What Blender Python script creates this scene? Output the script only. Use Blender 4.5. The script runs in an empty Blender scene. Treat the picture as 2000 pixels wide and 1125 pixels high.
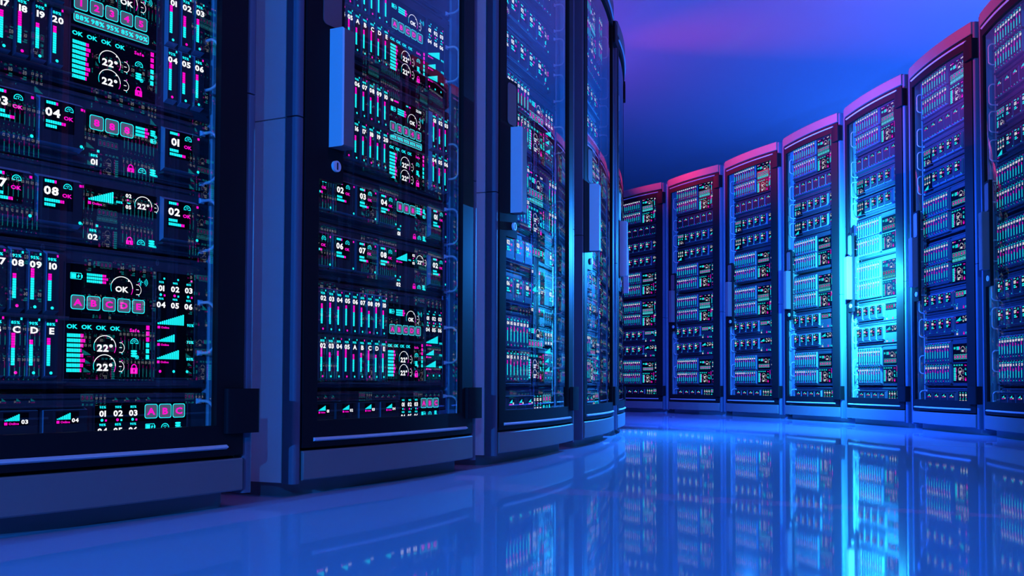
import bpy, bmesh, math
from mathutils import Vector, Matrix
pi = math.pi
SC = bpy.context.scene
COL = SC.collection

# ------------------------------------------------------------------ camera
F = 1837.0
cam = bpy.data.cameras.new('camera')
cam.sensor_width = 36.0
cam.sensor_fit = 'HORIZONTAL'
cam.lens = F / 2000.0 * 36.0
cam.shift_x = (1000.0 - 1190.0) / 2000.0
cam.shift_y = (691.53 - 562.5) / 2000.0
cam.clip_start = 0.02
cam.clip_end = 200
camo = bpy.data.objects.new('camera', cam)
camo.location = (0, 0, 0.2345)
camo.rotation_euler = (pi / 2 + 0.03285, 0, 0)
COL.objects.link(camo)
SC.camera = camo

# ------------------------------------------------------------------ world
w = bpy.data.worlds.new('world')
SC.world = w
w.use_nodes = True
bg = w.node_tree.nodes['Background']
bg.inputs[0].default_value = (0.25, 0.12, 1.0, 1)
bg.inputs[1].default_value = 0.01


def light(name, kind, loc, power, color, target=None, **kw):
    l = bpy.data.lights.new(name, kind)
    l.energy = power
    l.color = color
    for k, v in kw.items():
        setattr(l, k, v)
    o = bpy.data.objects.new(name, l)
    o.location = loc
    if target is not None:
        d = Vector(target) - Vector(loc)
        o.rotation_euler = d.to_track_quat('-Z', 'Y').to_euler()
    COL.objects.link(o)
    return o


# blue key light far behind the camera on the left, raking along the left row
light('key_light', 'SPOT', (-2.2, -6.7, 1.9), 2300, (0.02, 0.24, 1.0), (0.3, 4.0, 0.9), spot_size=math.radians(60), spot_blend=0.5, shadow_soft_size=0.0)
# blue fill added by the camera to brighten the side panels in the gaps
light('gap_fill', 'POINT', (0.2, -1.5, 1.5), 70, (0.0, 0.26, 1.0), shadow_soft_size=0.0)
# cyan glow in front of the rack on the right
light('cyan_light', 'SPOT', (1.33, 5.44, 0.88), 440, (0.03, 0.60, 1.0), (1.56, 5.60, 0.86), spot_size=math.radians(150), spot_blend=0.7, shadow_soft_size=0.0)
# blue light over the aisle bend
light('aisle_light', 'SPOT', (0.45, 5.0, 1.25), 520, (0.012, 0.12, 1.0), (1.6, 5.9, 0.65), spot_size=math.radians(150), spot_blend=0.6, shadow_soft_size=0.0)
light('aisle_light', 'SPOT', (0.75, 5.1, 1.0), 320, (0.015, 0.25, 1.0), (-0.2, 4.2, 0.4), spot_size=math.radians(110), spot_blend=0.7, shadow_soft_size=0.0)
# blue washes on the ceiling from behind the right row
for k, (lx, ly) in enumerate(((2.9, 6.5), (4.5, 8.0), (3.0, 10.0), (5.5, 10.5), (4.5, 5.0))):
    light('ceiling_wash', 'POINT', (lx, ly, 1.6), 95, (0.02, 0.18, 1.0), shadow_soft_size=0.0)
# violet wash on the ceiling from behind the left row
light('violet_wash', 'SPOT', (-1.9, 8.0, 1.6), 230, (0.45, 0.07, 1.0), (-1.7, 8.0, 4.0), spot_size=math.radians(150), spot_blend=0.7, shadow_soft_size=0.0)
# pink spots on top of the left row, aimed at the crowns across the aisle
for k, (ly, ty) in enumerate(((8.6, 7.6), (7.2, 6.4), (5.8, 5.2), (4.4, 4.0))):
    light('crown_spot', 'SPOT', (-1.6, ly, 2.6), 600, (1.0, 0.03, 0.13), (1.5, ty, 2.48), spot_size=math.radians(44), spot_blend=1.0, shadow_soft_size=0.0)
# weak magenta light above the near end of the right row
light('magenta_fill', 'POINT', (2.2, 0.95, 3.1), 38, (1.0, 0.08, 0.35), shadow_soft_size=0.0)

SC.view_settings.view_transform = 'Standard'
SC.view_settings.look = 'None'
SC.view_settings.gamma = 1
SC.view_settings.exposure = 0
SC.view_settings.use_curve_mapping = False

# ------------------------------------------------------------------ materials


def mat(name, col, rough=0.5, metal=0.0, spec=0.5, noise=0.0, nscale=60.0, bump=0.0):
    m = bpy.data.materials.new(name)
    m.use_nodes = True
    nt = m.node_tree
    b = nt.nodes['Principled BSDF']
    b.inputs['Base Color'].default_value = (*col, 1)
    b.inputs['Roughness'].default_value = rough
    b.inputs['Metallic'].default_value = metal
    b.inputs['Specular IOR Level'].default_value = spec
    if noise > 0 or bump > 0:
        tc = nt.nodes.new('ShaderNodeTexCoord')
        n = nt.nodes.new('ShaderNodeTexNoise')
        n.inputs['Scale'].default_value = nscale
        nt.links.new(tc.outputs['Object'], n.inputs['Vector'])
        if noise > 0:
            r = nt.nodes.new('ShaderNodeMapRange')
            r.inputs['To Min'].default_value = max(rough - noise, 0)
            r.inputs['To Max'].default_value = min(rough + noise, 1)
            nt.links.new(n.outputs['Fac'], r.inputs['Value'])
            nt.links.new(r.outputs['Result'], b.inputs['Roughness'])
        if bump > 0:
            bp = nt.nodes.new('ShaderNodeBump')
            bp.inputs['Strength'].default_value = bump
            bp.inputs['Distance'].default_value = 0.001
            nt.links.new(n.outputs['Fac'], bp.inputs['Height'])
            nt.links.new(bp.outputs['Normal'], b.inputs['Normal'])
    return m


def emis(name, col, s=1.0):
    m = bpy.data.materials.new(name)
    m.use_nodes = True
    nt = m.node_tree
    nt.nodes.clear()
    e = nt.nodes.new('ShaderNodeEmission')
    e.inputs[0].default_value = (*col, 1)
    e.inputs[1].default_value = s
    o = nt.nodes.new('ShaderNodeOutputMaterial')
    nt.links.new(e.outputs[0], o.inputs[0])
    m.cycles.emission_sampling = 'NONE'
    return m


M = {}
M['brushed'] = mat('brushed_metal', (0.16, 0.165, 0.19), 0.45, 0.0, 0.3, 0.06, 900, 0.25)
M['frame'] = mat('door_black', (0.010, 0.011, 0.016), 0.5, 0.0, 0.06)
M['panel'] = mat('side_panel_steel', (0.85, 0.9, 0.95), 0.6, 0.0, 0.05)
M['post'] = mat('post_steel', (0.09, 0.12, 0.19), 0.45, 0.0, 0.15)
M['dark'] = mat('dark_recess', (0.012, 0.014, 0.02), 0.6, 0.0, 0.2)
M['plinth'] = mat('plinth_dark', (0.2, 0.24, 0.3), 0.6, 0.0, 0.2)
M['rail'] = mat('rail_steel', (0.4, 0.48, 0.55), 0.45)
M['unit'] = mat('server_steel', (0.05, 0.06, 0.085), 0.5, 0.0, 0.2)
M['blade'] = mat('blade_faceplate', (0.028, 0.034, 0.05), 0.5, 0.0, 0.2)
M['bladeside'] = mat('blade_lit_side', (0.30, 0.38, 0.5), 0.5, 0.0, 0.2)  # sides paler than the faceplate: light from the left put into the colour
M['satin'] = mat('satin_grip', (0.6, 0.65, 0.75), 0.45, 0.0, 0.3, 0.05, 900, 0.25)
M['grip'] = mat('grained_grip', (0.18, 0.12, 0.15), 0.6, 0.0, 0.15, 0.1, 900, 0.6)
M['chrome'] = mat('handle_satin', (0.75, 0.8, 0.9), 0.35, 0.0)
M['screen'] = mat('screen_black', (0.003, 0.003, 0.006), 0.25, 0.0, 0.05)
M['cy'] = emis('cyan_led', (0.01, 0.92, 0.96), 1.3)
M['pk'] = emis('pink_led', (1.0, 0.004, 0.58), 1.25)
M['wh'] = emis('white_led', (1.0, 1.0, 1.0), 1.3)
M['gy'] = emis('button_backlight', (0.09, 0.11, 0.19), 1.0)

# thin glass: fresnel mix of clear transmission and mirror reflection
g = bpy.data.materials.new('door_glass')
g.use_nodes = True
nt = g.node_tree
nt.nodes.clear()
lw = nt.nodes.new('ShaderNodeLayerWeight'); lw.inputs['Blend'].default_value = 0.5
pw = nt.nodes.new('ShaderNodeMath'); pw.operation = 'POWER'; pw.inputs[1].default_value = 4.0
fr = nt.nodes.new('ShaderNodeMath'); fr.operation = 'MULTIPLY_ADD'; fr.inputs[1].default_value = 0.85; fr.inputs[2].default_value = 0.14
nt.links.new(lw.outputs['Facing'], pw.inputs[0]); nt.links.new(pw.outputs[0], fr.inputs[0])
tr = nt.nodes.new('ShaderNodeBsdfTransparent'); tr.inputs[0].default_value = (0.93, 0.95, 1, 1)
gl = nt.nodes.new('ShaderNodeBsdfGlossy'); gl.inputs['Roughness'].default_value = 0.0
mx = nt.nodes.new('ShaderNodeMixShader'); o_ = nt.nodes.new('ShaderNodeOutputMaterial')
mu = nt.nodes.new('ShaderNodeMath'); mu.operation = 'MULTIPLY'; mu.inputs[1].default_value = 1.0; mu.use_clamp = True
nt.links.new(fr.outputs[0], mu.inputs[0]); nt.links.new(mu.outputs[0], mx.inputs[0])
nt.links.new(tr.outputs[0], mx.inputs[1]); nt.links.new(gl.outputs[0], mx.inputs[2]); nt.links.new(mx.outputs[0], o_.inputs[0])
M['glass'] = g


def floor_mat(name, col, rough, spec):
    m = mat(name, col, rough, 0.0, spec)
    nt = m.node_tree
    b = nt.nodes['Principled BSDF']
    tc = nt.nodes.new('ShaderNodeTexCoord')
    n = nt.nodes.new('ShaderNodeTexNoise'); n.inputs['Scale'].default_value = 0.6; n.inputs['Detail'].default_value = 3
    r = nt.nodes.new('ShaderNodeMapRange'); r.inputs['To Min'].default_value = rough * 0.7; r.inputs['To Max'].default_value = rough * 1.3
    nt.links.new(tc.outputs['Object'], n.inputs['Vector']); nt.links.new(n.outputs['Fac'], r.inputs['Value'])
    nt.links.new(r.outputs['Result'], b.inputs['Roughness'])
    return m


M['floor'] = floor_mat('polished_floor', (0.42, 0.6, 0.86), 0.04, 0.14)
M['ceil'] = floor_mat('satin_ceiling', (0.45, 0.5, 0.6), 0.015, 0.6)

# ------------------------------------------------------------------ mesh helpers


class MB:
    def __init__(self):
        self.v = []; self.f = []; self.m = []; self.mats = []

    def mi(self, name):
        if name not in self.mats:
            self.mats.append(name)
        return self.mats.index(name)

    def add(self, vs, fs, mname):
        b = len(self.v); k = self.mi(mname)
        self.v += [tuple(p) for p in vs]
        for f in fs:
            self.f.append(tuple(b + i for i in f)); self.m.append(k)

    def box(self, x0, x1, y0, y1, z0, z1, mname, ch=0.0):
        """box; ch = chamfer of the front (-y) edges"""
        if ch <= 0:
            vs = [(x0, y0, z0), (x1, y0, z0), (x1, y0, z1), (x0, y0, z1), (x0, y1, z0), (x1, y1, z0), (x1, y1, z1), (x0, y1, z1)]
            fs = [(0, 1, 2, 3), (5, 4, 7, 6), (4, 0, 3, 7), (1, 5, 6, 2), (3, 2, 6, 7), (4, 5, 1, 0)]
            self.add(vs, fs, mname)
            return
        c = ch
        vs = [(x0 + c, y0, z0 + c), (x1 - c, y0, z0 + c), (x1 - c, y0, z1 - c), (x0 + c, y0, z1 - c),
              (x0, y0 + c, z0), (x1, y0 + c, z0), (x1, y0 + c, z1), (x0, y0 + c, z1),
              (x0, y1, z0), (x1, y1, z0), (x1, y1, z1), (x0, y1, z1)]
        fs = [(0, 1, 2, 3), (9, 8, 11, 10)]
        for k in range(4):
            n = (k + 1) % 4
            fs.append((4 + k, 4 + n, n, k)); fs.append((8 + k, 8 + n, 4 + n, 4 + k))
        self.add(vs, fs, mname)

    def prism(self, loop, z0, z1, mname):
        """vertical prism over an xy loop (ccw from above)"""
        n = len(loop)
        vs = [(x, y, z0) for x, y in loop] + [(x, y, z1) for x, y in loop]
        fs = [tuple(range(n - 1, -1, -1)), tuple(range(n, 2 * n))]
        fs += [(i, (i + 1) % n, n + (i + 1) % n, n + i) for i in range(n)]
        self.add(vs, fs, mname)

    def tube(self, pts, r, mname, seg=8):
        pts = [Vector(p) for p in pts]
        vs = []; n = len(pts)
        for i, p in enumerate(pts):
            t = (pts[min(i + 1, n - 1)] - pts[max(i - 1, 0)]).normalized()
            a = t.cross(Vector((1, 0, 0)))
            if a.length < 0.01:
                a = t.cross(Vector((0, 0, 1)))
            a.normalize(); b = t.cross(a)
            for k in range(seg):
                q = 2 * pi * k / seg
                vs.append(p + a * math.cos(q) * r + b * math.sin(q) * r)
        fs = [tuple(range(seg - 1, -1, -1)), tuple(range((n - 1) * seg, n * seg))]
        for i in range(n - 1):
            for k in range(seg):
                k2 = (k + 1) % seg
                fs.append((i * seg + k, i * seg + k2, (i + 1) * seg + k2, (i + 1) * seg + k))
        self.add(vs, fs, mname)

    def cyl_y(self, cx, cz, r, y0, y1, mname, seg=20):
        vs = [(cx + r * math.cos(2 * pi * k / seg), y0, cz + r * math.sin(2 * pi * k / seg)) for k in range(seg)]
        vs += [(x, y1, z) for x, _, z in vs]
        fs = [tuple(range(seg)), tuple(range(2 * seg - 1, seg - 1, -1))]
        fs += [((k + 1) % seg, k, seg + k, seg + (k + 1) % seg) for k in range(seg)]
        self.add(vs, fs, mname)

    def sweep(self, prof, xs, yof, mname):
        """profile (y,z) swept along x, shifted by yof(x)"""
        n = len(prof)
        vs = []
        for x in xs:
            o = yof(x)
            vs += [(x, y + o, z) for y, z in prof]
        fs = []
        for i in range(len(xs) - 1):
            for k in range(n):
                k2 = (k + 1) % n
                fs.append((i * n + k, (i + 1) * n + k, (i + 1) * n + k2, i * n + k2))
        fs.append(tuple(range(n))); e = (len(xs) - 1) * n
        fs.append(tuple(range(e + n - 1, e - 1, -1)))
        self.add(vs, fs, mname)

    def mesh(self, name):
        me = bpy.data.meshes.new(name)
        me.from_pydata(self.v, [], self.f)
        for k in self.mats:
            me.materials.append(M[k])
        for p, k in zip(me.polygons, self.m):
            p.material_index = k
        me.update()
        return me

    def fixed(self, name):
        me = self.mesh(name)
        bm = bmesh.new(); bm.from_mesh(me)
        bmesh.ops.recalc_face_normals(bm, faces=bm.faces)
        bm.to_mesh(me); bm.free()
        return me


def link(name, me, parent=None, loc=(0, 0, 0)):
    o = bpy.data.objects.new(name, me)
    o.location = loc
    if parent:
        o.parent = parent
    COL.objects.link(o)
    return o


def arc(cx, cy, r, a0, a1, n):
    return [(cx + r * math.cos(a0 + (a1 - a0) * k / n), cy + r * math.sin(a0 + (a1 - a0) * k / n)) for k in range(n + 1)]


def rbox(x0, x1, y0, y1, r, rb=0.0, n=6):
    """ccw loop, front corners (y0) rounded r, back corners rb"""
    p = arc(x0 + r, y0 + r, r, pi, 1.5 * pi, n) + arc(x1 - r, y0 + r, r, 1.5 * pi, 2 * pi, n)
    if rb > 0:
        p += arc(x1 - rb, y1 - rb, rb, 0, pi / 2, n) + arc(x0 + rb, y1 - rb, rb, pi / 2, pi, n)
    else:
        p += [(x1, y1), (x0, y1)]
    return p


# ------------------------------------------------------------------ lettering
_glyph = {}


def glyph(ch):
    if ch in _glyph:
        return _glyph[ch]
    cu = bpy.data.curves.new('glyph', 'FONT')
    cu.body = ch; cu.size = 1.0; cu.resolution_u = 2; cu.offset = 0.038
    ob = bpy.data.objects.new('glyph', cu)
    COL.objects.link(ob)
    dg = bpy.context.evaluated_depsgraph_get()
    me = bpy.data.meshes.new_from_object(ob.evaluated_get(dg))
    vs = [(v.co.x, v.co.y) for v in me.vertices]
    fs = []
    for p in me.polygons:
        f = list(p.vertices)
        a = sum(vs[f[i]][0] * vs[f[(i + 1) % len(f)]][1] - vs[f[(i + 1) % len(f)]][0] * vs[f[i]][1] for i in range(len(f)))
        fs.append(f if a > 0 else f[::-1])
    bpy.data.objects.remove(ob); bpy.data.curves.remove(cu); bpy.data.meshes.remove(me)
    x0 = min(v[0] for v in vs); x1 = max(v[0] for v in vs)
    _glyph[ch] = ([(x - x0, y) for x, y in vs], fs, x1 - x0, max(v[1] for v in vs))
    return _glyph[ch]


CAP = glyph('H')[3]


class G(MB):
    """flat luminous graphics on a plane facing -y; layers step forward"""

    def __init__(self, y=0.0):
        super().__init__(); self.y = y

    def poly(self, pts, c, lay=2):
        y = self.y - 0.00025 * lay
        self.add([(x, y, z) for x, z in pts], [tuple(range(len(pts)))], c)

    def rect(self, x0, z0, x1, z1, c, lay=2):
        self.poly([(x0, z0), (x1, z0), (x1, z1), (x0, z1)], c, lay)

    def disc(self, cx, cz, r, c, lay=2, n=12):
        self.poly([(cx + r * math.cos(2 * pi * k / n), cz + r * math.sin(2 * pi * k / n)) for k in range(n)], c, lay)

    def arcs(self, cx, cz, r, t, a0, a1, c, lay=2, n=12):
        y = self.y - 0.00025 * lay
        vs = []; a0 = math.radians(a0); a1 = math.radians(a1)
        for k in range(n + 1):
            a = a0 + (a1 - a0) * k / n
            for q in (r - t / 2, r + t / 2):
                vs.append((cx + q * math.cos(a), y, cz + q * math.sin(a)))
        fs = [(2 * k, 2 * k + 1, 2 * k + 3, 2 * k + 2) for k in range(n)]
        self.add(vs, fs, c)

    def loop(self, pts, t, c, lay=2):
        """closed ring around convex loop, offset inwards by scaling"""
        y = self.y - 0.00025 * lay
        cx = sum(p[0] for p in pts) / len(pts); cz = sum(p[1] for p in pts) / len(pts)
        hx = max(p[0] for p in pts) - cx; hz = max(p[1] for p in pts) - cz
        inn = [(cx + (x - cx) * (hx - t) / hx, cz + (z - cz) * (hz - t) / hz) for x, z in pts]
        n = len(pts)
        vs = [(x, y, z) for x, z in pts] + [(x, y, z) for x, z in inn]
        self.add(vs, [(k, (k + 1) % n, n + (k + 1) % n, n + k) for k in range(n)], c)

    def text(self, s, cx, cz, h, c, lay=3, sx=1.12, al='c'):
        k = h / CAP
        gap = 0.085 * h
        ws = [0.3 * h if ch == ' ' else glyph(ch)[2] * k * sx for ch in s]
        W = sum(ws) + gap * (len(s) - 1)
        x = cx - (W / 2 if al == 'c' else 0)
        z = cz - h / 2
        y = self.y - 0.00025 * lay
        for ch, wd in zip(s, ws):
            if ch != ' ':
                vs, fs, _, _ = glyph(ch)
                self.add([(x + a * k * sx, y, z + b * k) for a, b in vs], fs, c)
            x += wd + gap

    def rrect(self, x0, z0, x1, z1, r, n=3):
        return (arc(x0 + r, z0 + r, r, pi, 1.5 * pi, n) + arc(x1 - r, z0 + r, r, 1.5 * pi, 2 * pi, n)
                + arc(x1 - r, z1 - r, r, 0, pi / 2, n) + arc(x0 + r, z1 - r, r, pi / 2, pi, n))

    def button(self, cx, cz, w_, h_, s):
        p = self.rrect(cx - w_ / 2, cz - h_ / 2, cx + w_ / 2, cz + h_ / 2, 0.004)
        self.poly(p, 'gy', 1); self.loop(p, 0.0012, 'cy', 2)
        self.text(s, cx, cz, h_ * 0.45, 'pk', 3, 1.25)

    def bar_h(self, x0, z, n, npk, h=0.0046, pitch=0.0035):
        for k in range(n + npk):
            self.rect(x0 + k * pitch, z - h / 2, x0 + k * pitch + pitch * 0.87, z + h / 2, 'cy' if k < n else 'pk')

    def bar_v(self, x, ztop, zbot, npk, wd=0.0058, pitch=0.0040):
        n = max(int(round((ztop - zbot) / pitch)), 3)
        p = (ztop - zbot) / n
        for k in range(n):
            self.rect(x - wd / 2, ztop - (k + 1) * p + p * 0.1, x + wd / 2, ztop - k * p, 'pk' if k < npk else 'cy')

    def wedge(self, x0, z0, wd, h, n):
        p = wd / n
        for k in range(n):
            hh = h * (0.16 + 0.84 * k / (n - 1))
            self.rect(x0 + k * p, z0 + h * 0.10 * 0, x0 + k * p + p * 0.82, z0 + hh, 'cy')

    def online(self, x0, z, s=1.0):
        self.rect(x0, z - 0.0024 * s, x0 + 0.0052 * s, z + 0.0024 * s, 'pk')
        self.text('Online', x0 + 0.0072 * s, z, 0.0038 * s, 'pk', 2, 1.1, 'l')

    def gauge(self, cx, cz, r, s, th=None):
        self.arcs(cx, cz, r, 0.0013, 0, 160, 'wh', 2, 14)
        self.arcs(cx, cz, r, 0.0010, 160, 200, 'cy', 2, 4)
        self.arcs(cx, cz, r, 0.0012, -30, 0, 'pk', 2, 4)
        self.rect(cx + r * 0.55, cz + r * 0.62, cx + r * 0.68, cz + r * 0.75, 'wh')
        self.text(s, cx, cz - r * 0.10, th or r * 0.52, 'wh', 3, 1.15)
        x = cx + r * 1.28
        self.arcs(x, cz - 0.001, r * 0.52, 0.0009, -62, 55, 'wh', 2, 8)
        for k, d in enumerate((0.42, -0.02, -0.46)):
            self.rect(x + r * 0.05, cz + d * r - 0.0005, x + r * 0.30, cz + d * r + 0.0006, 'wh')
        self.rect(x + r * 0.28, cz + 0.48 * r, x + r * 0.36, cz + 0.58 * r, 'pk')
        self.rect(x + r * 0.28, cz - 0.62 * r, x + r * 0.36, cz - 0.52 * r, 'cy')

    def ic_gauge(self, cx, cz, r):
        self.arcs(cx, cz - r * 0.35, r, r * 0.2, 0, 180, 'cy', 2, 10)
        self.arcs(cx, cz - r * 0.35, r * 0.55, r * 0.14, 25, 155, 'cy', 2, 6)
        self.rect(cx - r * 0.08, cz - r * 0.5, cx + r * 0.08, cz, 'cy')
        self.rect(cx - r * 1.08, cz - r * 0.62, cx - r * 0.3, cz - r * 0.42, 'cy')
        self.rect(cx + r * 0.3, cz - r * 0.62, cx + r * 1.08, cz - r * 0.42, 'cy')

    def ic_db(self, cx, cz, r):
        for k in range(3):
            z = cz + r * (0.65 - 0.52 * k)
            self.poly([(cx - r * 0.75, z - r * 0.18), (cx - r * 0.4, z - r * 0.3), (cx + r * 0.3, z - r * 0.3), (cx + r * 0.6, z - r * 0.18),
                       (cx + r * 0.6, z + r * 0.08), (cx + r * 0.3, z + r * 0.16), (cx - r * 0.4, z + r * 0.16), (cx - r * 0.75, z + r * 0.08)], 'cy')
        self.arcs(cx + r * 0.62, cz - r * 0.68, r * 0.36, r * 0.14, 0, 360, 'cy', 3, 10)
        self.rect(cx + r * 0.42, cz - r * 0.75, cx + r * 0.82, cz - r * 0.61, 'cy', 3)
        self.rect(cx + r * 0.55, cz - r * 0.88, cx + r * 0.69, cz - r * 0.48, 'cy', 4)

    def ic_lock(self, cx, cz, r):
        self.rect(cx - r * 0.72, cz - r, cx + r * 0.72, cz + r * 0.12, 'pk')
        self.arcs(cx, cz + r * 0.3, r * 0.46, r * 0.2, 0, 180, 'pk', 2, 8)
        for s in (-1, 1):
            self.rect(cx + s * r * 0.46 - r * 0.1, cz + r * 0.1, cx + s * r * 0.46 + r * 0.1, cz + r * 0.32, 'pk')
        self.rect(cx - r * 0.08, cz - r * 0.65, cx + r * 0.08, cz - r * 0.2, 'screen', 3)

    def ic_batt(self, cx, cz, wd, h):
        p = self.rrect(cx - wd / 2, cz - h / 2, cx + wd / 2, cz + h / 2, 0.0015)
        self.loop(p, 0.0010, 'cy')
        self.rect(cx + wd / 2, cz - h * 0.22, cx + wd * 0.6, cz + h * 0.22, 'cy')
        self.rect(cx - wd * 0.42, cz - h * 0.36, cx + wd * 0.02, cz + h * 0.36, 'cy')
        self.poly([(cx + wd * 0.10, cz - h * 0.02), (cx + wd * 0.17, cz - h * 0.34), (cx + wd * 0.38, cz + h * 0.06), (cx + wd * 0.28, cz + h * 0.06), (cx + wd * 0.26, cz + h * 0.34)], 'cy', 3)

    def ic_pulse(self, cx, cz, r):
        p = [(-1, 0), (-0.8, 0.1), (-0.65, 0.75), (-0.45, -0.75), (-0.3, 0.3), (-0.15, 0), (0.1, 0)]
        for a, b in zip(p[:-1], p[1:]):
            ax, az = cx + a[0] * r, cz + a[1] * r; bx, bz = cx + b[0] * r, cz + b[1] * r
            dx, dz = bx - ax, bz - az; L = math.hypot(dx, dz) or 1; nx, nz = -dz / L * 0.0004, dx / L * 0.0004
            self.poly([(ax - nx, az - nz), (bx - nx, bz - nz), (bx + nx, bz + nz), (ax + nx, az + nz)], 'cy')
        for k in range(3):
            self.arcs(cx + r * 0.05, cz, r * (0.35 + 0.28 * k), 0.0009, -50, 50, 'cy', 2, 6)


# ------------------------------------------------------------------ server unit builders
# unit-local frame: x right, y back (0 = chassis face), z up from the reference row of numbers
PCT = ['88%', '92%', '95%', '98%', '85%', '90%']
YB = -0.013     # front of blades and drive modules
H1 = [0.050, 0.046, 0.050, 0.043, 0.048, 0.050, 0.047, 0.041, 0.052, 0.046]
P1 = [3, 3, 3, 2, 2, 4, 3, 2, 4, 3]
H2 = [0.040, 0.053, 0.044, 0.048, 0.053, 0.042, 0.046, 0.053, 0.043, 0.047]
P2 = [3, 5, 3, 3, 5, 3, 3, 6, 2, 3]


def drive_body(x0, x1, z0, z1, yb, cut=0.010):
    """protruding module with tapered top and bottom (x0..x1, face at yb)"""
    b = MB()
    s = 0.006
    vs = [(x0, yb, z0 + s), (x1, yb, z0 + s), (x1, yb, z1 - s), (x0, yb, z1 - s),
          (x0, 0, z0), (x1, 0, z0), (x1, 0, z1), (x0, 0, z1)]
    b.add(vs, [(0, 1, 2, 3)], 'blade')
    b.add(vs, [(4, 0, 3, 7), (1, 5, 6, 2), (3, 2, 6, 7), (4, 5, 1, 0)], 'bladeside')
    return b


_blade_me = None


def blade_mesh():
    global _blade_me
    if _blade_me is None:
        _blade_me = drive_body(-0.0088, 0.0118, -0.081, 0.027, YB).mesh('blade_module')
    return _blade_me


_ro = {}


def blade_readout(s, h, npk, k):
    key = (s, h, npk, k % 3, k % 6)
    if key in _ro:
        return _ro[key]
    q = G(YB)
    q.text(s, 0.0006, 0, 0.0106 if len(s) > 1 else 0.0105, 'wh', 2, 1.2)
    q.text(PCT[k % 6], -0.001, 0.0112, 0.0048, 'cy', 2, 1.15)
    q.rect(0.0065, 0.0155, 0.0095, 0.0195, 'pk' if k % 3 == 0 else 'cy')
    q.bar_v(-0.0042, -0.059 + h, -0.059, npk)
    q.disc(0.0005, -0.0705, 0.0026, 'pk' if k % 3 == 1 else 'cy')
    q.arcs(0.0002, -0.0705, 0.0046, 0.0006, 110, 250, 'blade', 2, 6)
    _ro[key] = q.mesh('blade_readout')
    return _ro[key]


def handles(u, z0, dz):
    for s in (-1, 1):
        b = MB()
        x = s * 0.279; xo = s * 0.288
        pts = [(x, 0.001, z0 + dz), (x + s * 0.001, -0.012, z0 + dz)]
        for k in range(7):
            a = k / 6 * pi / 2
            pts.append((x + s * (0.001 + 0.008 * (1 - math.cos(a))), -0.022 - 0.014 * math.sin(a), z0 + dz - 0.014 * (1 - math.cos(a))))
        pts += [(px, py, 2 * z0 - pz) for px, py, pz in reversed(pts)]
        b.tube(pts, 0.0030, 'chrome', 8)
        for t in (1, -1):
            b.box(x - 0.0052, x + 0.0052, -0.005, 0.0, z0 + t * dz - 0.0052, z0 + t * dz + 0.0052, 'chrome', 0.002)
        link('carry_handle', b.mesh('carry_handle'), u)


def chassis(u, z0, z1, extra=None):
    b = MB()
    b.box(-0.295, 0.295, 0.0, 0.62, z0, z1, 'unit', 0.002)
    # lip along the top, vent slots along the bottom edge
    b.box(-0.27, 0.255, -0.0045, 0.0, z1 - 0.009, z1 - 0.004, 'unit', 0.0015)
    b.box(-0.27, 0.255, -0.003, 0.0, z0 + 0.004, z0 + 0.008, 'unit', 0.001)
    for s in (-1, 1):
        for t in (z0 + 0.012, z1 - 0.014):
            b.cyl_y(s * 0.2905, t, 0.0025, -0.0012, 0.0, 'dark', 8)
    if extra:
        extra(b)
    link('chassis', b.mesh('chassis'), u)


def screen(u, x0, x1, z0, z1, draw, y=-0.0008, frame=True, name='display_screen'):
    q = G(y)
    b = q
    if frame:
        t = 0.0022
        b.box(x0 - t, x1 + t, y - 0.0022, 0.0, z1, z1 + t, 'unit')
        b.box(x0 - t, x1 + t, y - 0.0022, 0.0, z0 - t, z0, 'unit')
        b.box(x0 - t, x0, y - 0.0022, 0.0, z0, z1, 'unit')
        b.box(x1, x1 + t, y - 0.0022, 0.0, z0, z1, 'unit')
    b.box(x0, x1, y, 0.0, z0, z1, 'screen')
    draw(q)
    return link(name, q.mesh(name), u)


def new_unit(name):
    u = bpy.data.objects.new(name, None)
    u.empty_display_size = 0.05
    COL.objects.link(u)
    return u


def blade_rows(u, rows, dz):
    for r, (names, zc) in enumerate(zip(rows, (0.0, -0.109))):
        for k, s in enumerate(names):
            o = link('blade_module', blade_mesh(), u, (-0.262 + 0.0281 * k, 0, zc + dz))
            hh = (H1 if r == 0 else H2)[k]; pp = (P1 if r == 0 else P2)[k]
            link('blade_readout', blade_readout(s, hh, pp, k + 3 * r), o)


def lcd_head(q, z):
    """battery, bars, OK gauge and pulse, z = number row"""
    q.ic_batt(0.0370, z - 0.011, 0.0195, 0.0115)
    for k in range(3):
        q.bar_h(0.056, z - 0.0065 - 0.0058 * k, 8, (2, 3, 2)[k], 0.0044)
    q.gauge(0.120, z - 0.025, 0.0205, 'OK', 0.0098)
    q.ic_pulse(0.160, z - 0.011, 0.0095)


def lcd_low(q, z):
    """second panel; z = height of the OK row"""
    for k in range(4):
        q.text('OK', 0.032 + 0.0256 * k, z, 0.0072, 'cy', 2, 1.2)
    for k in range(8):
        q.bar_h(0.0235, z - 0.0155 - 0.0086 * k, 8, (2, 3, 2, 1, 2, 3, 2, 1)[k], 0.0062, 0.0029)
    for dz in (0.0, -0.034):
        q.gauge(0.0905, z - 0.0335 + dz, 0.0200, '22°', 0.0122)
    q.text('Safe', 0.1455, z - 0.0015, 0.0060, 'pk', 2, 1.15)
    q.ic_gauge(0.1455, z - 0.0215, 0.0072)
    q.ic_db(0.1455, z - 0.0445, 0.0085)
    q.ic_lock(0.1455, z - 0.071, 0.0095)
    for k in range(6):
        zz = z + 0.0045 - 0.0108 * k
        q.rect(0.168, zz - 0.004, 0.1745, zz + 0.004, 'pk' if k < 3 else 'cy')


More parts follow.
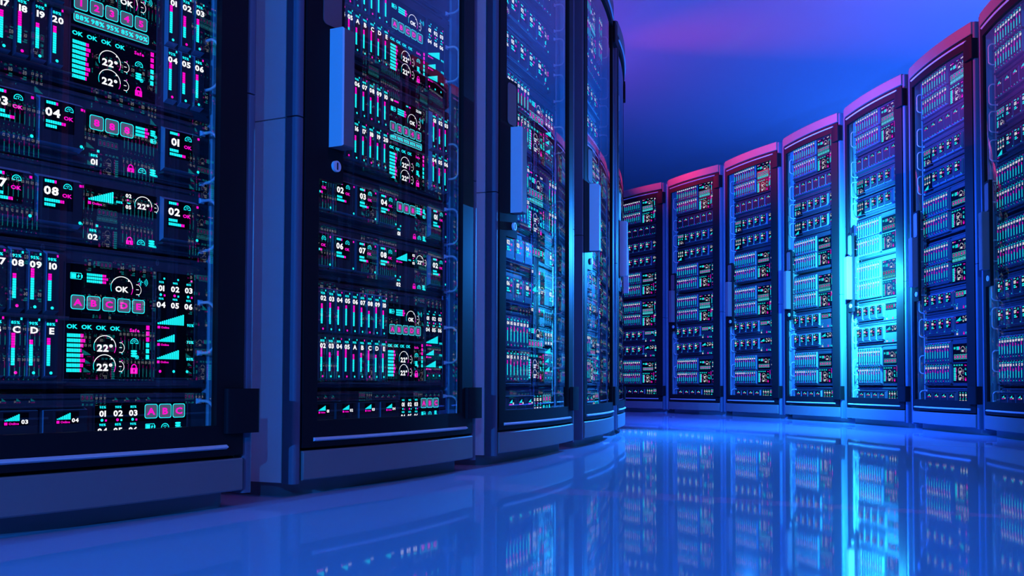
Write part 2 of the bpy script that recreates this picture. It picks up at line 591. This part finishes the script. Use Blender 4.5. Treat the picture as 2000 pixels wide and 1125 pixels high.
def unit_blade(kind):
    z0, z1 = (-0.206, 0.042) if kind == 'letters' else (-0.212, 0.042)
    u = new_unit('blade_server')
    u['z0'] = z0
    d = -z0

    def extra(b):
        b.box(-0.283, 0.016, -0.022, 0.0, d - 0.0895, d - 0.0835, 'unit', 0.002)
        b.box(-0.283, 0.016, -0.018, 0.0, d - 0.1985, d - 0.1935, 'unit', 0.002)
        b.box(-0.283, 0.016, -0.008, 0.0, d + 0.029, d + 0.033, 'unit', 0.002)
    chassis(u, 0, z1 - z0, extra)
    nums = ['%02d' % k for k in range(1, 21)]
    if kind == 'letters':
        blade_rows(u, [nums[:10], nums[:5] + list('ABCDE')], d)

        def p1(q):
            lcd_head(q, d)
            for k, s in enumerate('ABCDE'):
                q.button(0.041 + 0.0278 * k, d - 0.0562, 0.0245, 0.0250, s)
        screen(u, 0.019, 0.179, d - 0.084, d + 0.010, p1)
        screen(u, 0.019, 0.179, d - 0.189, d - 0.089, lambda q: lcd_low(q, d - 0.0985))

        def p3(q):
            for r in range(2):
                for k in range(3):
                    x = 0.197 + 0.0285 * k; z = d - 0.018 - 0.031 * r
                    q.text('%02d' % (k + 1 + 3 * r), x, z, 0.0102, 'wh', 2, 1.15)
                    q.text(PCT[(k + 2) % 6], x, z + 0.0112, 0.0036, 'cy', 2)
                    if r == 0:
                        q.disc(x - 0.001, z - 0.0125, 0.0026, 'cy' if k != 1 else 'pk')
                        q.rect(x + 0.005, z - 0.0152, x + 0.0085, z - 0.0115, 'pk' if k != 1 else 'cy')
                        q.rect(x + 0.004, z + 0.0165, x + 0.0075, z + 0.020, 'cy' if k != 2 else 'pk')
            for zz, wd, h, n, t in ((-0.086, 0.055, 0.0205, 13, '95%'), (-0.1185, 0.036, 0.0145, 9, '75%'), (-0.151, 0.0455, 0.0175, 11, '80%')):
                q.wedge(0.1905, d + zz, wd, h, n)
                q.online(0.1905, d + zz - 0.0055)
                q.text(t, 0.2585, d + zz + 0.001, 0.0052, 'cy')
            for k in range(3):
                q.disc(0.197 + 0.028 * k, d - 0.174, 0.0027, 'pk' if k == 0 else 'cy')
        screen(u, 0.186, 0.2665, d - 0.186, d + 0.012, p3)
        handles(u, d - 0.0885, 0.049)
    else:
        blade_rows(u, [nums[:10], nums[10:]], d)

        def p1(q):
            q.text('00', 0.0265, d + 0.006, 0.0062, 'wh', 2, 1.1, 'l')
            q.rect(0.041, d + 0.0040, 0.060, d + 0.0082, 'pk')
            q.rect(0.092, d + 0.0045, 0.102, d + 0.0080, 'cy'); q.rect(0.105, d + 0.0045, 0.112, d + 0.0080, 'pk')
            q.text('22:30', 0.148, d + 0.006, 0.0062, 'wh', 2, 1.15)
            lcd_head(q, d - 0.005)
            for k in range(5):
                q.button(0.037 + 0.0278 * k, d - 0.0615, 0.0245, 0.0250, str(k + 1))
            p = q.rrect(0.0245, d - 0.0965, 0.164, d - 0.0785, 0.004)
            q.poly(p, 'gy', 1); q.loop(p, 0.0012, 'cy', 2)
            for k, s in enumerate(('88%', '98%', '95%', '85%', '90%')):
                q.text(s, 0.0395 + 0.0275 * k, d - 0.0875, 0.0082, 'cy', 3, 1.15)
        screen(u, 0.019, 0.179, d - 0.103, d + 0.014, p1)
        screen(u, 0.019, 0.179, d - 0.205, d - 0.107, lambda q: lcd_low(q, d - 0.1165))
        for r in range(2):
            for k in range(3):
                o = link('blade_module', blade_mesh(), u, (0.2045 + 0.0283 * k, 0, d - 0.005 - 0.109 * r))
                link('blade_readout', blade_readout('%02d' % (k + 1 + 3 * r), H2[k + 4], P2[k + 3], k + r), o)
        handles(u, d - 0.102, 0.049)
    u['top'] = z1 - z0
    return u


_mod = {}
_led = {}


def led(u, x, z, c, y=-0.0008, kind='sq', d=0.0044):
    key = (c, kind, d)
    if key not in _led:
        q = G(0.0)
        if kind == 'sq':
            q.rect(-d / 2, -d / 2, d / 2, d / 2, c)
        else:
            q.disc(0, 0, d / 2, c)
        _led[key] = q.mesh('status_light')
    return link('status_light', _led[key], u, (x, y, z))


def icon(u, draw):
    q = G(-0.0008)
    draw(q)
    link('status_icon', q.mesh('status_icon'), u)




def module_mesh():
    if 'b' not in _mod:
        _mod['b'] = drive_body(-0.0215, 0.0520, -0.058, 0.027, YB).mesh('drive_module')
    return _mod['b']


def module_readout(s, k):
    if (s, k) in _mod:
        return _mod[(s, k)]
    q = G(YB - 0.0003)
    q.rect(-0.0145, -0.031, 0.0355, 0.0205, 'screen', 0.5)
    q.bar_h(-0.012, 0.0150, 4, 1, 0.0050, 0.0040)
    q.text(s, -0.001, -0.0005, 0.0135, 'wh', 2, 1.2)
    q.ic_gauge(0.0262, 0.0105, 0.0068)
    q.text('OK', 0.0255, -0.0055, 0.0062, 'pk', 2, 1.2)
    a, b = (5, 7) if k % 3 else (7, 5)
    q.bar_h(-0.012, -0.0170, a, 0 if a == 5 else 2, 0.0052, 0.0037)
    q.bar_h(-0.012, -0.0245, b, 0 if b == 5 else 2, 0.0052, 0.0037)
    _mod[(s, k)] = q.mesh('drive_readout')
    return _mod[(s, k)]


def module(u, x, z, s, k):
    o = link('drive_module', module_mesh(), u, (x, 0, z))
    r = link('drive_readout', module_readout(s, k), o)
    led(o, 0.0482, 0.0155, 'pk', YB - 0.0003)
    led(o, 0.0482, -0.0485, 'cy', YB - 0.0003, 'dot', 0.0056)


def unit_drive(kind):
    z0, z1 = -0.080, 0.0495
    u = new_unit('storage_server'); d = -z0

    def extra(b):
        b.box(-0.29, 0.028, -0.016, 0.0, d - 0.0645, d - 0.0605, 'unit', 0.0015)
        b.box(0.188, 0.275, -0.016, 0.0, d - 0.0645, d - 0.0605, 'unit', 0.0015)
    chassis(u, 0, z1 - z0, extra)
    for k in range(4):
        module(u, -0.2605 + 0.0825 * k, d, '%02d' % (k + (1 if kind == 'digits' else 5)), k)
    module(u, 0.2135, d, '01' if kind == 'digits' else '02', 1)

    def up(q):
        if kind == 'digits':
            for k in range(3):
                q.button(0.0685 + 0.0280 * k, d + 0.003, 0.0255, 0.0260, '8')
            for k in range(3):
                q.bar_h(0.141 - 0.0275 * 0, d + 0.0125 - 0.0065 * k, 6, (2, 3, 2)[k], 0.0048, 0.0030)
            q.ic_db(0.1755, d + 0.008, 0.0075); q.ic_batt(0.1755, d - 0.006, 0.011, 0.0085)
        else:
            q.wedge(0.056, d - 0.0025, 0.046, 0.0205, 12)
            q.online(0.0555, d - 0.0075, 1.05)
            q.text('88%', 0.1125, d + 0.002, 0.0042, 'cy')
            q.text('02', 0.1295, d + 0.0165, 0.0066, 'wh'); q.text('05', 0.1295, d - 0.004, 0.0066, 'wh')
            q.disc(0.1285, d + 0.0085, 0.0018, 'pk'); q.rect(0.127, d + 0.002, 0.1335, d + 0.004, 'cy')
            q.gauge(0.1585, d + 0.003, 0.0165, '22°', 0.0098)
    screen(u, 0.0505, 0.1855, d - 0.0165, d + 0.024, up, frame=False)

    led(u, 0.0452, d + 0.0185, 'pk')
    led(u, 0.044, d - 0.0475, 'cy', -0.0008, 'dot', 0.0056)
    led(u, 0.0722, d - 0.0465, 'cy')
    icon(u, lambda q: q.text('88%', 0.065, d - 0.0555, 0.0044, 'cy'))
    icon(u, lambda q: q.text('01' if kind == 'digits' else '02', 0.065, d - 0.0670, 0.0104, 'wh', 2, 1.15))
    icon(u, lambda q: q.ic_lock(0.133, d - 0.0655, 0.0090))
    icon(u, lambda q: q.ic_gauge(0.155, d - 0.0655, 0.0072))
    icon(u, lambda q: q.ic_db(0.1765, d - 0.0655, 0.0085))
    handles(u, d - 0.017, 0.049)
    return u


def unit_letter(kind):
    z0, z1 = -0.082, 0.044
    u = new_unit('storage_server'); d = -z0

    def extra(b):
        b.box(-0.262, 0.205, -0.016, 0.0, d - 0.0645, d - 0.0605, 'unit', 0.0015)
    chassis(u, 0, z1 - z0, extra)
    for k in range(4):
        module(u, -0.147 + 0.0817 * k, d, '%02d' % (k + (1 if kind == 'abc' else 5)), k + 1)

    def left(q):
        if kind == 'abc':
            for k, s in enumerate('ABC'):
                q.button(-0.246 + 0.0270 * k, d + 0.008, 0.0245, 0.0250, s)
            q.ic_batt(-0.246, d - 0.0185, 0.017, 0.0110); q.ic_gauge(-0.219, d - 0.0185, 0.0070); q.ic_db(-0.194, d - 0.0185, 0.0078)
            for k in range(5):
                q.bar_h(-0.256, d - 0.034 - 0.0063 * k, 5, (2, 1, 2, 1, 1)[k], 0.0047, 0.0031)
            q.gauge(-0.208, d - 0.050, 0.0145, '22°', 0.0095)
        else:
            for r in range(2):
                for k in range(3):
                    x = -0.246 + 0.0262 * k; z = d + 0.004 - 0.029 * r
                    q.text('%02d' % (k + 1 + 3 * r), x, z, 0.0098, 'wh', 2, 1.1)
                    q.text(PCT[k], x, z + 0.0105, 0.0036, 'cy')
                    if r == 0:
                        q.disc(x - 0.001, z - 0.0115, 0.0022, 'cy'); q.rect(x + 0.004, z - 0.014, x + 0.0075, z - 0.0105, 'pk')
            q.wedge(-0.256, d - 0.062, 0.050, 0.024, 12); q.online(-0.256, d - 0.0670, 0.9)
    screen(u, -0.2615, -0.178, d - 0.071, d + 0.0225, left, y=YB - 0.001, frame=False)

    def right(q):
        q.gauge(0.181, d + 0.006, 0.0125, 'OK', 0.0075)
        q.wedge(0.1700, d - 0.0265, 0.024, 0.0165, 8); q.online(0.1700, d - 0.0315, 0.9)
    screen(u, 0.167, 0.2045, d - 0.036, d + 0.022, right, frame=False)
    for k in range(2):
        led(u, 0.2137, d + 0.014 - 0.010 * k, 'pk', d=0.007)
        led(u, 0.2137, d - 0.044 - 0.010 * k, 'cy', d=0.007)
    handles(u, d - 0.0235, 0.0490)
    return u


def wedge_module(u, x, z, zb, s, key):
    if ('wb', key) not in _mod:
        _mod[('wb', key)] = drive_body(-0.0215, 0.0520, zb, 0.020, YB).mesh('drive_module')
    o = link('drive_module', _mod[('wb', key)], u, (x, 0, z))
    q = G(YB)
    q.rect(-0.002, -0.0095, 0.0375, 0.0115, 'screen', 0.5)
    q.wedge(0.0, -0.0020, 0.0235, 0.0110, 8); q.online(-0.0005, -0.0062, 0.95)
    q.text(s, 0.0310, -0.0035, 0.0066, 'wh', 2, 1.15)
    link('drive_readout', q.mesh('drive_readout'), o)


def unit_wedge():
    z0, z1 = -0.094, 0.034
    u = new_unit('cache_server'); d = -z0

    def extra(b):
        b.box(-0.272, 0.225, -0.018, 0.0, d - 0.0705, d - 0.0665, 'unit', 0.0015)
        b.box(-0.272, 0.225, -0.006, 0.0, d + 0.0215, d + 0.0255, 'unit', 0.0015)
    chassis(u, 0, z1 - z0, extra)
    for k in range(6):
        wedge_module(u, -0.248 + 0.0815 * k, d, -0.064, '%02d' % (k + 1), 'long')
    for k in range(18):
        led(u, -0.2655 + 0.0275 * k, d - 0.0555, 'pk' if k % 3 == 0 else 'cy', YB - 0.0003)
    handles(u, d - 0.038, 0.0490)
    return u


def unit_bottom():
    z0, z1 = -0.083, 0.0385
    u = new_unit('control_server'); d = -z0

    def extra(b):
        b.box(-0.275, 0.052, -0.018, 0.0, d + 0.0150, d + 0.0185, 'unit', 0.0015)
    chassis(u, 0, z1 - z0, extra)
    for k in range(4):
        wedge_module(u, -0.245 + 0.0825 * k, d - 0.003, -0.068, '%02d' % (k + 1), 'deep')

    def pan(q):
        for r in range(2):
            for k in range(3):
                x = 0.0885 + 0.0285 * k; z = d + 0.003 - 0.031 * r
                q.text('%02d' % (k + 1 + 3 * r), x, z, 0.0102, 'wh', 2, 1.15)
                q.text(PCT[(k + 2 + r) % 6], x, z + 0.0112, 0.0042, 'cy')
                if r == 0:
                    q.disc(x - 0.001, z - 0.0118, 0.0026, 'cy' if k != 1 else 'pk'); q.rect(x + 0.0045, z - 0.0142, x + 0.008, z - 0.0107, 'pk' if k != 1 else 'cy')
        for k, s in enumerate('ABC'):
            q.button(0.1805 + 0.0282 * k, d + 0.005, 0.0258, 0.0265, s)
        q.ic_batt(0.1785, d - 0.0235, 0.018, 0.0115); q.ic_gauge(0.209, d - 0.0235, 0.0075); q.ic_db(0.236, d - 0.0235, 0.0085)
    screen(u, 0.0735, 0.2535, d - 0.045, d + 0.0215, pan)
    handles(u, d - 0.0265, 0.0490)
    return u


# ------------------------------------------------------------------ rack cabinet
HW = 0.3405
FZ = -0.0073      # floor level
SAG = 0.022


def bulge(x):
    return -SAG * (1 - (x / HW) ** 2)


def xgrid(a, b, n=24):
    return [a + (b - a) * k / n for k in range(n + 1)]


def curved_panel(z0, z1, th=0.02, ch=0.0028, y=0.0, mname='brushed', x0=-HW, x1=HW):
    b = MB()
    prof = [(y, z0 + ch), (y, z1 - ch), (y + ch, z1), (y + th, z1), (y + th, z0), (y + ch, z0)]
    xs = [x0, x0 + 0.0015] + xgrid(x0 + 0.0015, x1 - 0.0015, 24)[1:-1] + [x1 - 0.0015, x1]
    b.sweep(prof, xs, lambda x: bulge(x) + (0.0018 if x in (x0, x1) else 0), mname)
    return b


def door_frame():
    X = sorted(set([-HW, -0.302, -0.232, 0.275, HW] + [round(q, 4) for q in xgrid(-0.33, 0.33, 33)]))
    Z = [0.0985, 0.157, 0.692, 1.183, 1.880, 1.9335]

    def solid(i, j):
        if i < 0 or j < 0 or i >= len(X) - 1 or j >= len(Z) - 1:
            return False
        x = (X[i] + X[i + 1]) / 2; z = (Z[j] + Z[j + 1]) / 2
        if -0.302 < x < 0.275 and 0.157 < z < 1.880:
            return x < -0.232 and 0.692 < z < 1.183
        return True
    b = MB(); y0 = 0.002; y1 = 0.018

    def P(i, j, y):
        return (X[i], y + bulge(X[i]), Z[j])
    for i in range(len(X) - 1):
        for j in range(len(Z) - 1):
            if not solid(i, j):
                continue
            for yy, rev in ((y0, 0), (y1, 1)):
                q = [P(i, j, yy), P(i + 1, j, yy), P(i + 1, j + 1, yy), P(i, j + 1, yy)]
                b.add(q if not rev else q[::-1], [(0, 1, 2, 3)], 'frame')
            for (di, dj, a, c) in ((-1, 0, (i, j + 1), (i, j)), (1, 0, (i + 1, j), (i + 1, j + 1)), (0, -1, (i, j), (i + 1, j)), (0, 1, (i + 1, j + 1), (i, j + 1))):
                if not solid(i + di, j + dj):
                    b.add([P(*c, y0), P(*a, y0), P(*a, y1), P(*c, y1)], [(0, 1, 2, 3)], 'frame')
    me = b.mesh('door_frame')
    bm = bmesh.new(); bm.from_mesh(me)
    bmesh.ops.remove_doubles(bm, verts=bm.verts, dist=1e-5)
    bmesh.ops.recalc_face_normals(bm, faces=bm.faces)
    bm.to_mesh(me); bm.free()
    return me


def smooth(me, ang=35):
    for p in me.polygons:
        p.use_smooth = True
    bm = bmesh.new(); bm.from_mesh(me)
    for e in bm.edges:
        if len(e.link_faces) == 2 and e.calc_face_angle(0) > math.radians(ang):
            e.smooth = False
    bm.to_mesh(me); bm.free()
    return me


def make_rack():
    r = new_unit('server_rack')
    # plinth
    b = MB(); b.prism(rbox(-0.346, 0.346, 0.044, 0.95, 0.045, 0.03, 10), FZ, 0.034, 'plinth')
    link('plinth', smooth(b.fixed('plinth')), r)
    # skirt and crown
    link('skirt_panel', smooth(curved_panel(0.0288, 0.0918).fixed('skirt_panel')), r)
    link('crown_panel', smooth(curved_panel(1.9398, 2.0).fixed('crown_panel')), r)
    # shell: bottom, top, back, dark core behind the door gaps
    b = MB()
    b.box(-0.35, 0.35, 0.05, 0.94, 0.034, 0.060, 'dark')
    b.box(-0.35, 0.35, 0.03, 0.94, 1.950, 1.985, 'frame')
    b.box(-0.35, 0.35, 0.93, 0.95, 0.034, 1.985, 'dark')
    b.box(-0.335, 0.335, 0.024, 0.05, 0.0335, 0.0950, 'dark')
    b.box(-0.335, 0.335, 0.012, 0.03, 1.925, 1.975, 'dark')
    link('cabinet_shell', b.mesh('cabinet_shell'), r)
    for s in (-1, 1):
        xa, xb = sorted((s * 0.350, s * 0.364))
        b = MB()
        b.box(xa, xb, 0.040, 0.95, 0.024, 0.8150, 'panel')
        b.box(xa, xb, 0.040, 0.95, 0.8180, 1.985, 'panel')
        xc, xd = sorted((s * 0.342, s * 0.352))
        b.box(xc, xd, 0.030, 0.94, 0.034, 1.98, 'rail')
        link('side_panel', b.mesh('side_panel'), r)
        b = MB()
        xa, xb = sorted((s * 0.3425, s * 0.3655))
        b.prism(rbox(xa, xb, 0.004, 0.038, 0.008, 0.002, 5), 0.022, 0.8150, 'post')
        b.prism(rbox(xa, xb, 0.004, 0.038, 0.008, 0.002, 5), 0.8180, 1.992, 'post')
        link('corner_post', smooth(b.fixed('corner_post')), r)
        b = MB()
        xa, xb = sorted((s * 0.2975, s * 0.327))
        b.box(xa, xb, 0.052, 0.072, 0.06, 1.95, 'rail', 0.002)
        link('mounting_rail', b.mesh('mounting_rail'), r)
    # door with its parts
    d = link('door', smooth(door_frame()), r)
    b = MB()
    xs = xgrid(-0.304, 0.278, 24)
    vs = [(x, 0.010 + bulge(x), z) for x in xs for z in (0.155, 1.882)]
    b.add(vs, [(2 * i, 2 * i + 2, 2 * i + 3, 2 * i + 1) for i in range(len(xs) - 1)], 'glass')
    link('glass_pane', smooth(b.mesh('glass_pane')), d)
    for zc in (0.1155, 1.919):
        b = MB()
        b.sweep([(0.0025, zc + 0.0045), (-0.0040, zc + 0.0008), (-0.0040, zc - 0.0012), (0.0025, zc - 0.0045)], xgrid(-0.312, 0.300, 24), bulge, 'satin')
        link('trim_strip', b.fixed('trim_strip'), d)
    yp = bulge(-0.267)
    b = MB()
    b.box(-0.276, -0.236, yp - 0.036, yp + 0.004, 0.767, 1.035, 'satin', 0.003)
    me = b.fixed('door_handle')
    me.materials.append(M['grip'])
    for p in me.polygons:
        if p.normal.x > -0.5:
            p.material_index = 1  # left face stays paler than the grained faces: side light painted in
    link('door_handle', me, d)
    b = MB()
    q = G(0)
    pts = q.rrect(-0.296, 1.042, -0.242, 1.172, 0.012, 5)
    n = len(pts)
    b.add([(x, bulge(x) + 0.0003, z) for x, z in pts] + [(x, bulge(x) + 0.003, z) for x, z in pts], [tuple(range(n))] + [(k, n + k, n + (k + 1) % n, (k + 1) % n) for k in range(n)], 'grip')
    link('handle_plate', b.fixed('handle_plate'), d)
    b = MB()
    yl = bulge(-0.256)
    b.cyl_y(-0.256, 0.7275, 0.0125, yl - 0.004, yl + 0.003, 'chrome', 24)
    b.box(-0.2578, -0.2542, yl - 0.0048, yl - 0.004, 0.7195, 0.7355, 'dark')
    link('key_lock', b.fixed('key_lock'), d)
    for z0, z1 in ((0.141, 0.2275), (1.8125, 1.9105)):
        b = MB()
        b.prism(rbox(0.2925, 0.3690, -0.014, 0.022, 0.006, 0.002, 4), z0, z1, 'frame')
        link('door_hinge', smooth(b.fixed('door_hinge')), d)
    return r


# ------------------------------------------------------------------ setting
b = MB(); b.box(-30, 30, -15, 40, -0.1, FZ, 'floor')
fl = link('floor', b.mesh('floor')); fl['kind'] = 'structure'; fl['label'] = 'glossy blue polished floor'
b = MB(); b.box(-30, 30, -15, 40, 3.2, 3.3, 'ceil')
ce = link('ceiling', b.mesh('ceiling')); ce['kind'] = 'structure'; ce['label'] = 'smooth ceiling washed in blue and violet light'

# ------------------------------------------------------------------ placing
# key, x, y, angle of each cabinet
RACKS = [
    ('L1', -0.89353, 1.55983, 1.03022),
    ('L2', -0.52191, 2.34610, 1.15452),
    ('L3', -0.23178, 3.16215, 1.27844),
    ('L4', -0.03726, 3.99321, 1.39860),
    ('L5', 0.05839, 4.84787, 1.52010),
    ('L6', 0.04975, 5.70783, 1.64160),
    ('R0', -0.27480, 8.98130, -0.78892),
    ('R1', 0.24175, 8.40086, -0.89822),
    ('R2', 0.68928, 7.76390, -1.00760),
    ('R3', 1.06330, 7.07926, -1.11697),
    ('R4', 1.36163, 6.36511, -1.22645),
    ('R5', 1.57782, 5.61776, -1.33731),
    ('R6', 1.71430, 4.85441, -1.44646),
    ('R7', 1.76701, 4.08327, -1.55557),
    ('R8', 1.73642, 3.30687, -1.66477),
    ('R9', 1.62140, 2.53843, -1.77397),
    ('R10', 1.42332, 1.78710, -1.88317),
    ('R11', 1.14453, 1.06184, -1.99237),
]
WORDS = {
    'L1': 'black server rack at the left frame edge, nearest of the left row',
    'L2': 'second rack of the left row, wide blue side panel showing',
    'L3': 'third rack of the left row, cyan glow mirrored in its glass',
    'L4': 'fourth rack of the left row, seen at a steep angle',
    'L5': 'thin visible edge of the fifth left rack, at the aisle bend',
    'L6': 'sixth left rack, hidden behind the aisle bend',
    'R0': 'farthest right-hand rack, hidden behind the left row',
    'R1': 'farthest visible right-hand rack, partly covered by the left row',
    'R2': 'right-hand rack, second from the aisle bend',
    'R3': 'right-hand rack, third from the aisle bend',
    'R4': 'right-hand rack just left of the bright cyan glowing rack',
    'R5': 'right-hand rack filled with the bright cyan glow',
    'R6': 'right-hand rack just right of the bright cyan glowing rack',
    'R7': 'right-hand rack cut off by the right frame edge',
    'R8': 'rack just beyond the right frame edge, seen only as a reflection',
    'R9': 'second rack beyond the right frame edge, seen only as a reflection',
    'R10': 'third rack beyond the right frame edge, seen only as a reflection',
    'R11': 'fourth rack beyond the right frame edge, seen only as a reflection',
}
SHORT = {'L1': 'nearest left rack', 'L2': 'second left rack', 'L3': 'third left rack', 'L4': 'fourth left rack', 'L5': 'fifth left rack',
         'L6': 'hidden sixth left rack', 'R0': 'hidden farthest rack', 'R1': 'farthest visible rack', 'R2': 'second rack from bend',
         'R3': 'third rack from bend', 'R4': 'rack left of the glow', 'R5': 'glowing cyan rack',
         'R6': 'rack right of the glow', 'R7': 'rightmost rack', 'R8': 'rack just beyond the frame',
         'R9': 'second rack beyond the frame', 'R10': 'third rack beyond the frame', 'R11': 'fourth rack beyond the frame'}

rack0 = make_rack()
SLOTS = [  # unit kind, number-row height, z0, label, category
    ('bottom', 0.181, -0.083, 'bottom server with four wedges and ABC buttons'),
    ('letters', 0.434, -0.206, 'blade server with ABCDE buttons, lower one'),
    ('d58', 0.5615, -0.080, 'drive server 05 to 08 below the 888 display'),
    ('d14', 0.694, -0.080, 'drive server with pink 888 display'),
    ('numbers', 0.962, -0.212, 'blade server with 12345 buttons, lower one'),
    ('letters', 1.225, -0.206, 'blade server with ABCDE buttons, upper one'),
    ('c58', 1.354, -0.082, 'drive server with small 01 to 06 panel'),
    ('abc', 1.489, -0.082, 'drive server with small ABC buttons'),
    ('wedge', 1.632, -0.094, 'server with six signal wedges'),
    ('numbers', 1.887, -0.212, 'topmost blade server with 12345 buttons'),
]
PROTO = {'bottom': unit_bottom(), 'letters': unit_blade('letters'), 'd58': unit_drive('gauge'), 'd14': unit_drive('digits'),
         'numbers': unit_blade('numbers'), 'c58': unit_letter('num'), 'abc': unit_letter('abc'), 'wedge': unit_wedge()}


def tree(o):
    out = [o]
    for c in o.children:
        out += tree(c)
    return out


def merged(root, name):
    """one mesh of a whole thing, for repeats too small or too hidden to show parts"""
    vs = []; fs = []; ms = []; mats = []; sm = []
    for o in tree(root):
        if o.data is None:
            continue
        off = Vector((0, 0, 0)); p = o
        while p is not root:
            off += p.location; p = p.parent
        base = len(vs)
        vs += [tuple(v.co + off) for v in o.data.vertices]
        for p in o.data.polygons:
            mt = o.data.materials[p.material_index]
            if mt not in mats:
                mats.append(mt)
            fs.append(tuple(base + i for i in p.vertices)); ms.append(mats.index(mt)); sm.append(p.use_smooth)
    me = bpy.data.meshes.new(name); me.from_pydata(vs, [], fs)
    for mt in mats:
        me.materials.append(mt)
    for p, k, s in zip(me.polygons, ms, sm):
        p.material_index = k; p.use_smooth = s
    me.update()
    return me


CH = {}
for o in [rack0] + list(PROTO.values()):
    for t in tree(o):
        CH[t.name] = [c for c in t.children]
MERGED = {k: merged(p, p.name.split('.')[0]) for k, p in PROTO.items()}
used = set()


def copy_tree(o, parent=None):
    c = o.copy(); COL.objects.link(c)
    if parent is not None:
        c.parent = parent
    for ch in CH[o.name]:
        copy_tree(ch, c)
    return c


def place(proto, key, loc, rz):
    if key not in used:
        used.add(key); o = proto
    else:
        o = copy_tree(proto)
    o.location = loc; o.rotation_euler = (0, 0, rz)
    return o


for key, x, y, th in RACKS:
    off = key in ('R8', 'R9', 'R10', 'R11')
    hid = off or key in ('L6', 'R0')
    r = place(rack0, 'rack', (x, y, 0), th)
    r['label'] = WORDS[key]
    r['category'] = 'server rack'
    r['group'] = 'server racks of the left row' if key[0] == 'L' else ('server racks of the right row' if not off else 'right row racks outside the frame')
    for kind, zn, z0, lab in SLOTS:
        p = PROTO[kind]
        nx = -math.sin(th); ny = math.cos(th)
        loc = (x + nx * 0.056, y + ny * 0.056, zn + z0)
        if hid:
            o = bpy.data.objects.new(p.name.split('.')[0], MERGED[kind]); COL.objects.link(o)
            o.location = loc; o.rotation_euler = (0, 0, th)
        else:
            o = place(p, kind, loc, th)
        o['label'] = lab + ', in the ' + SHORT[key]
        o['group'] = 'servers in the ' + SHORT[key]
        o['category'] = 'server'
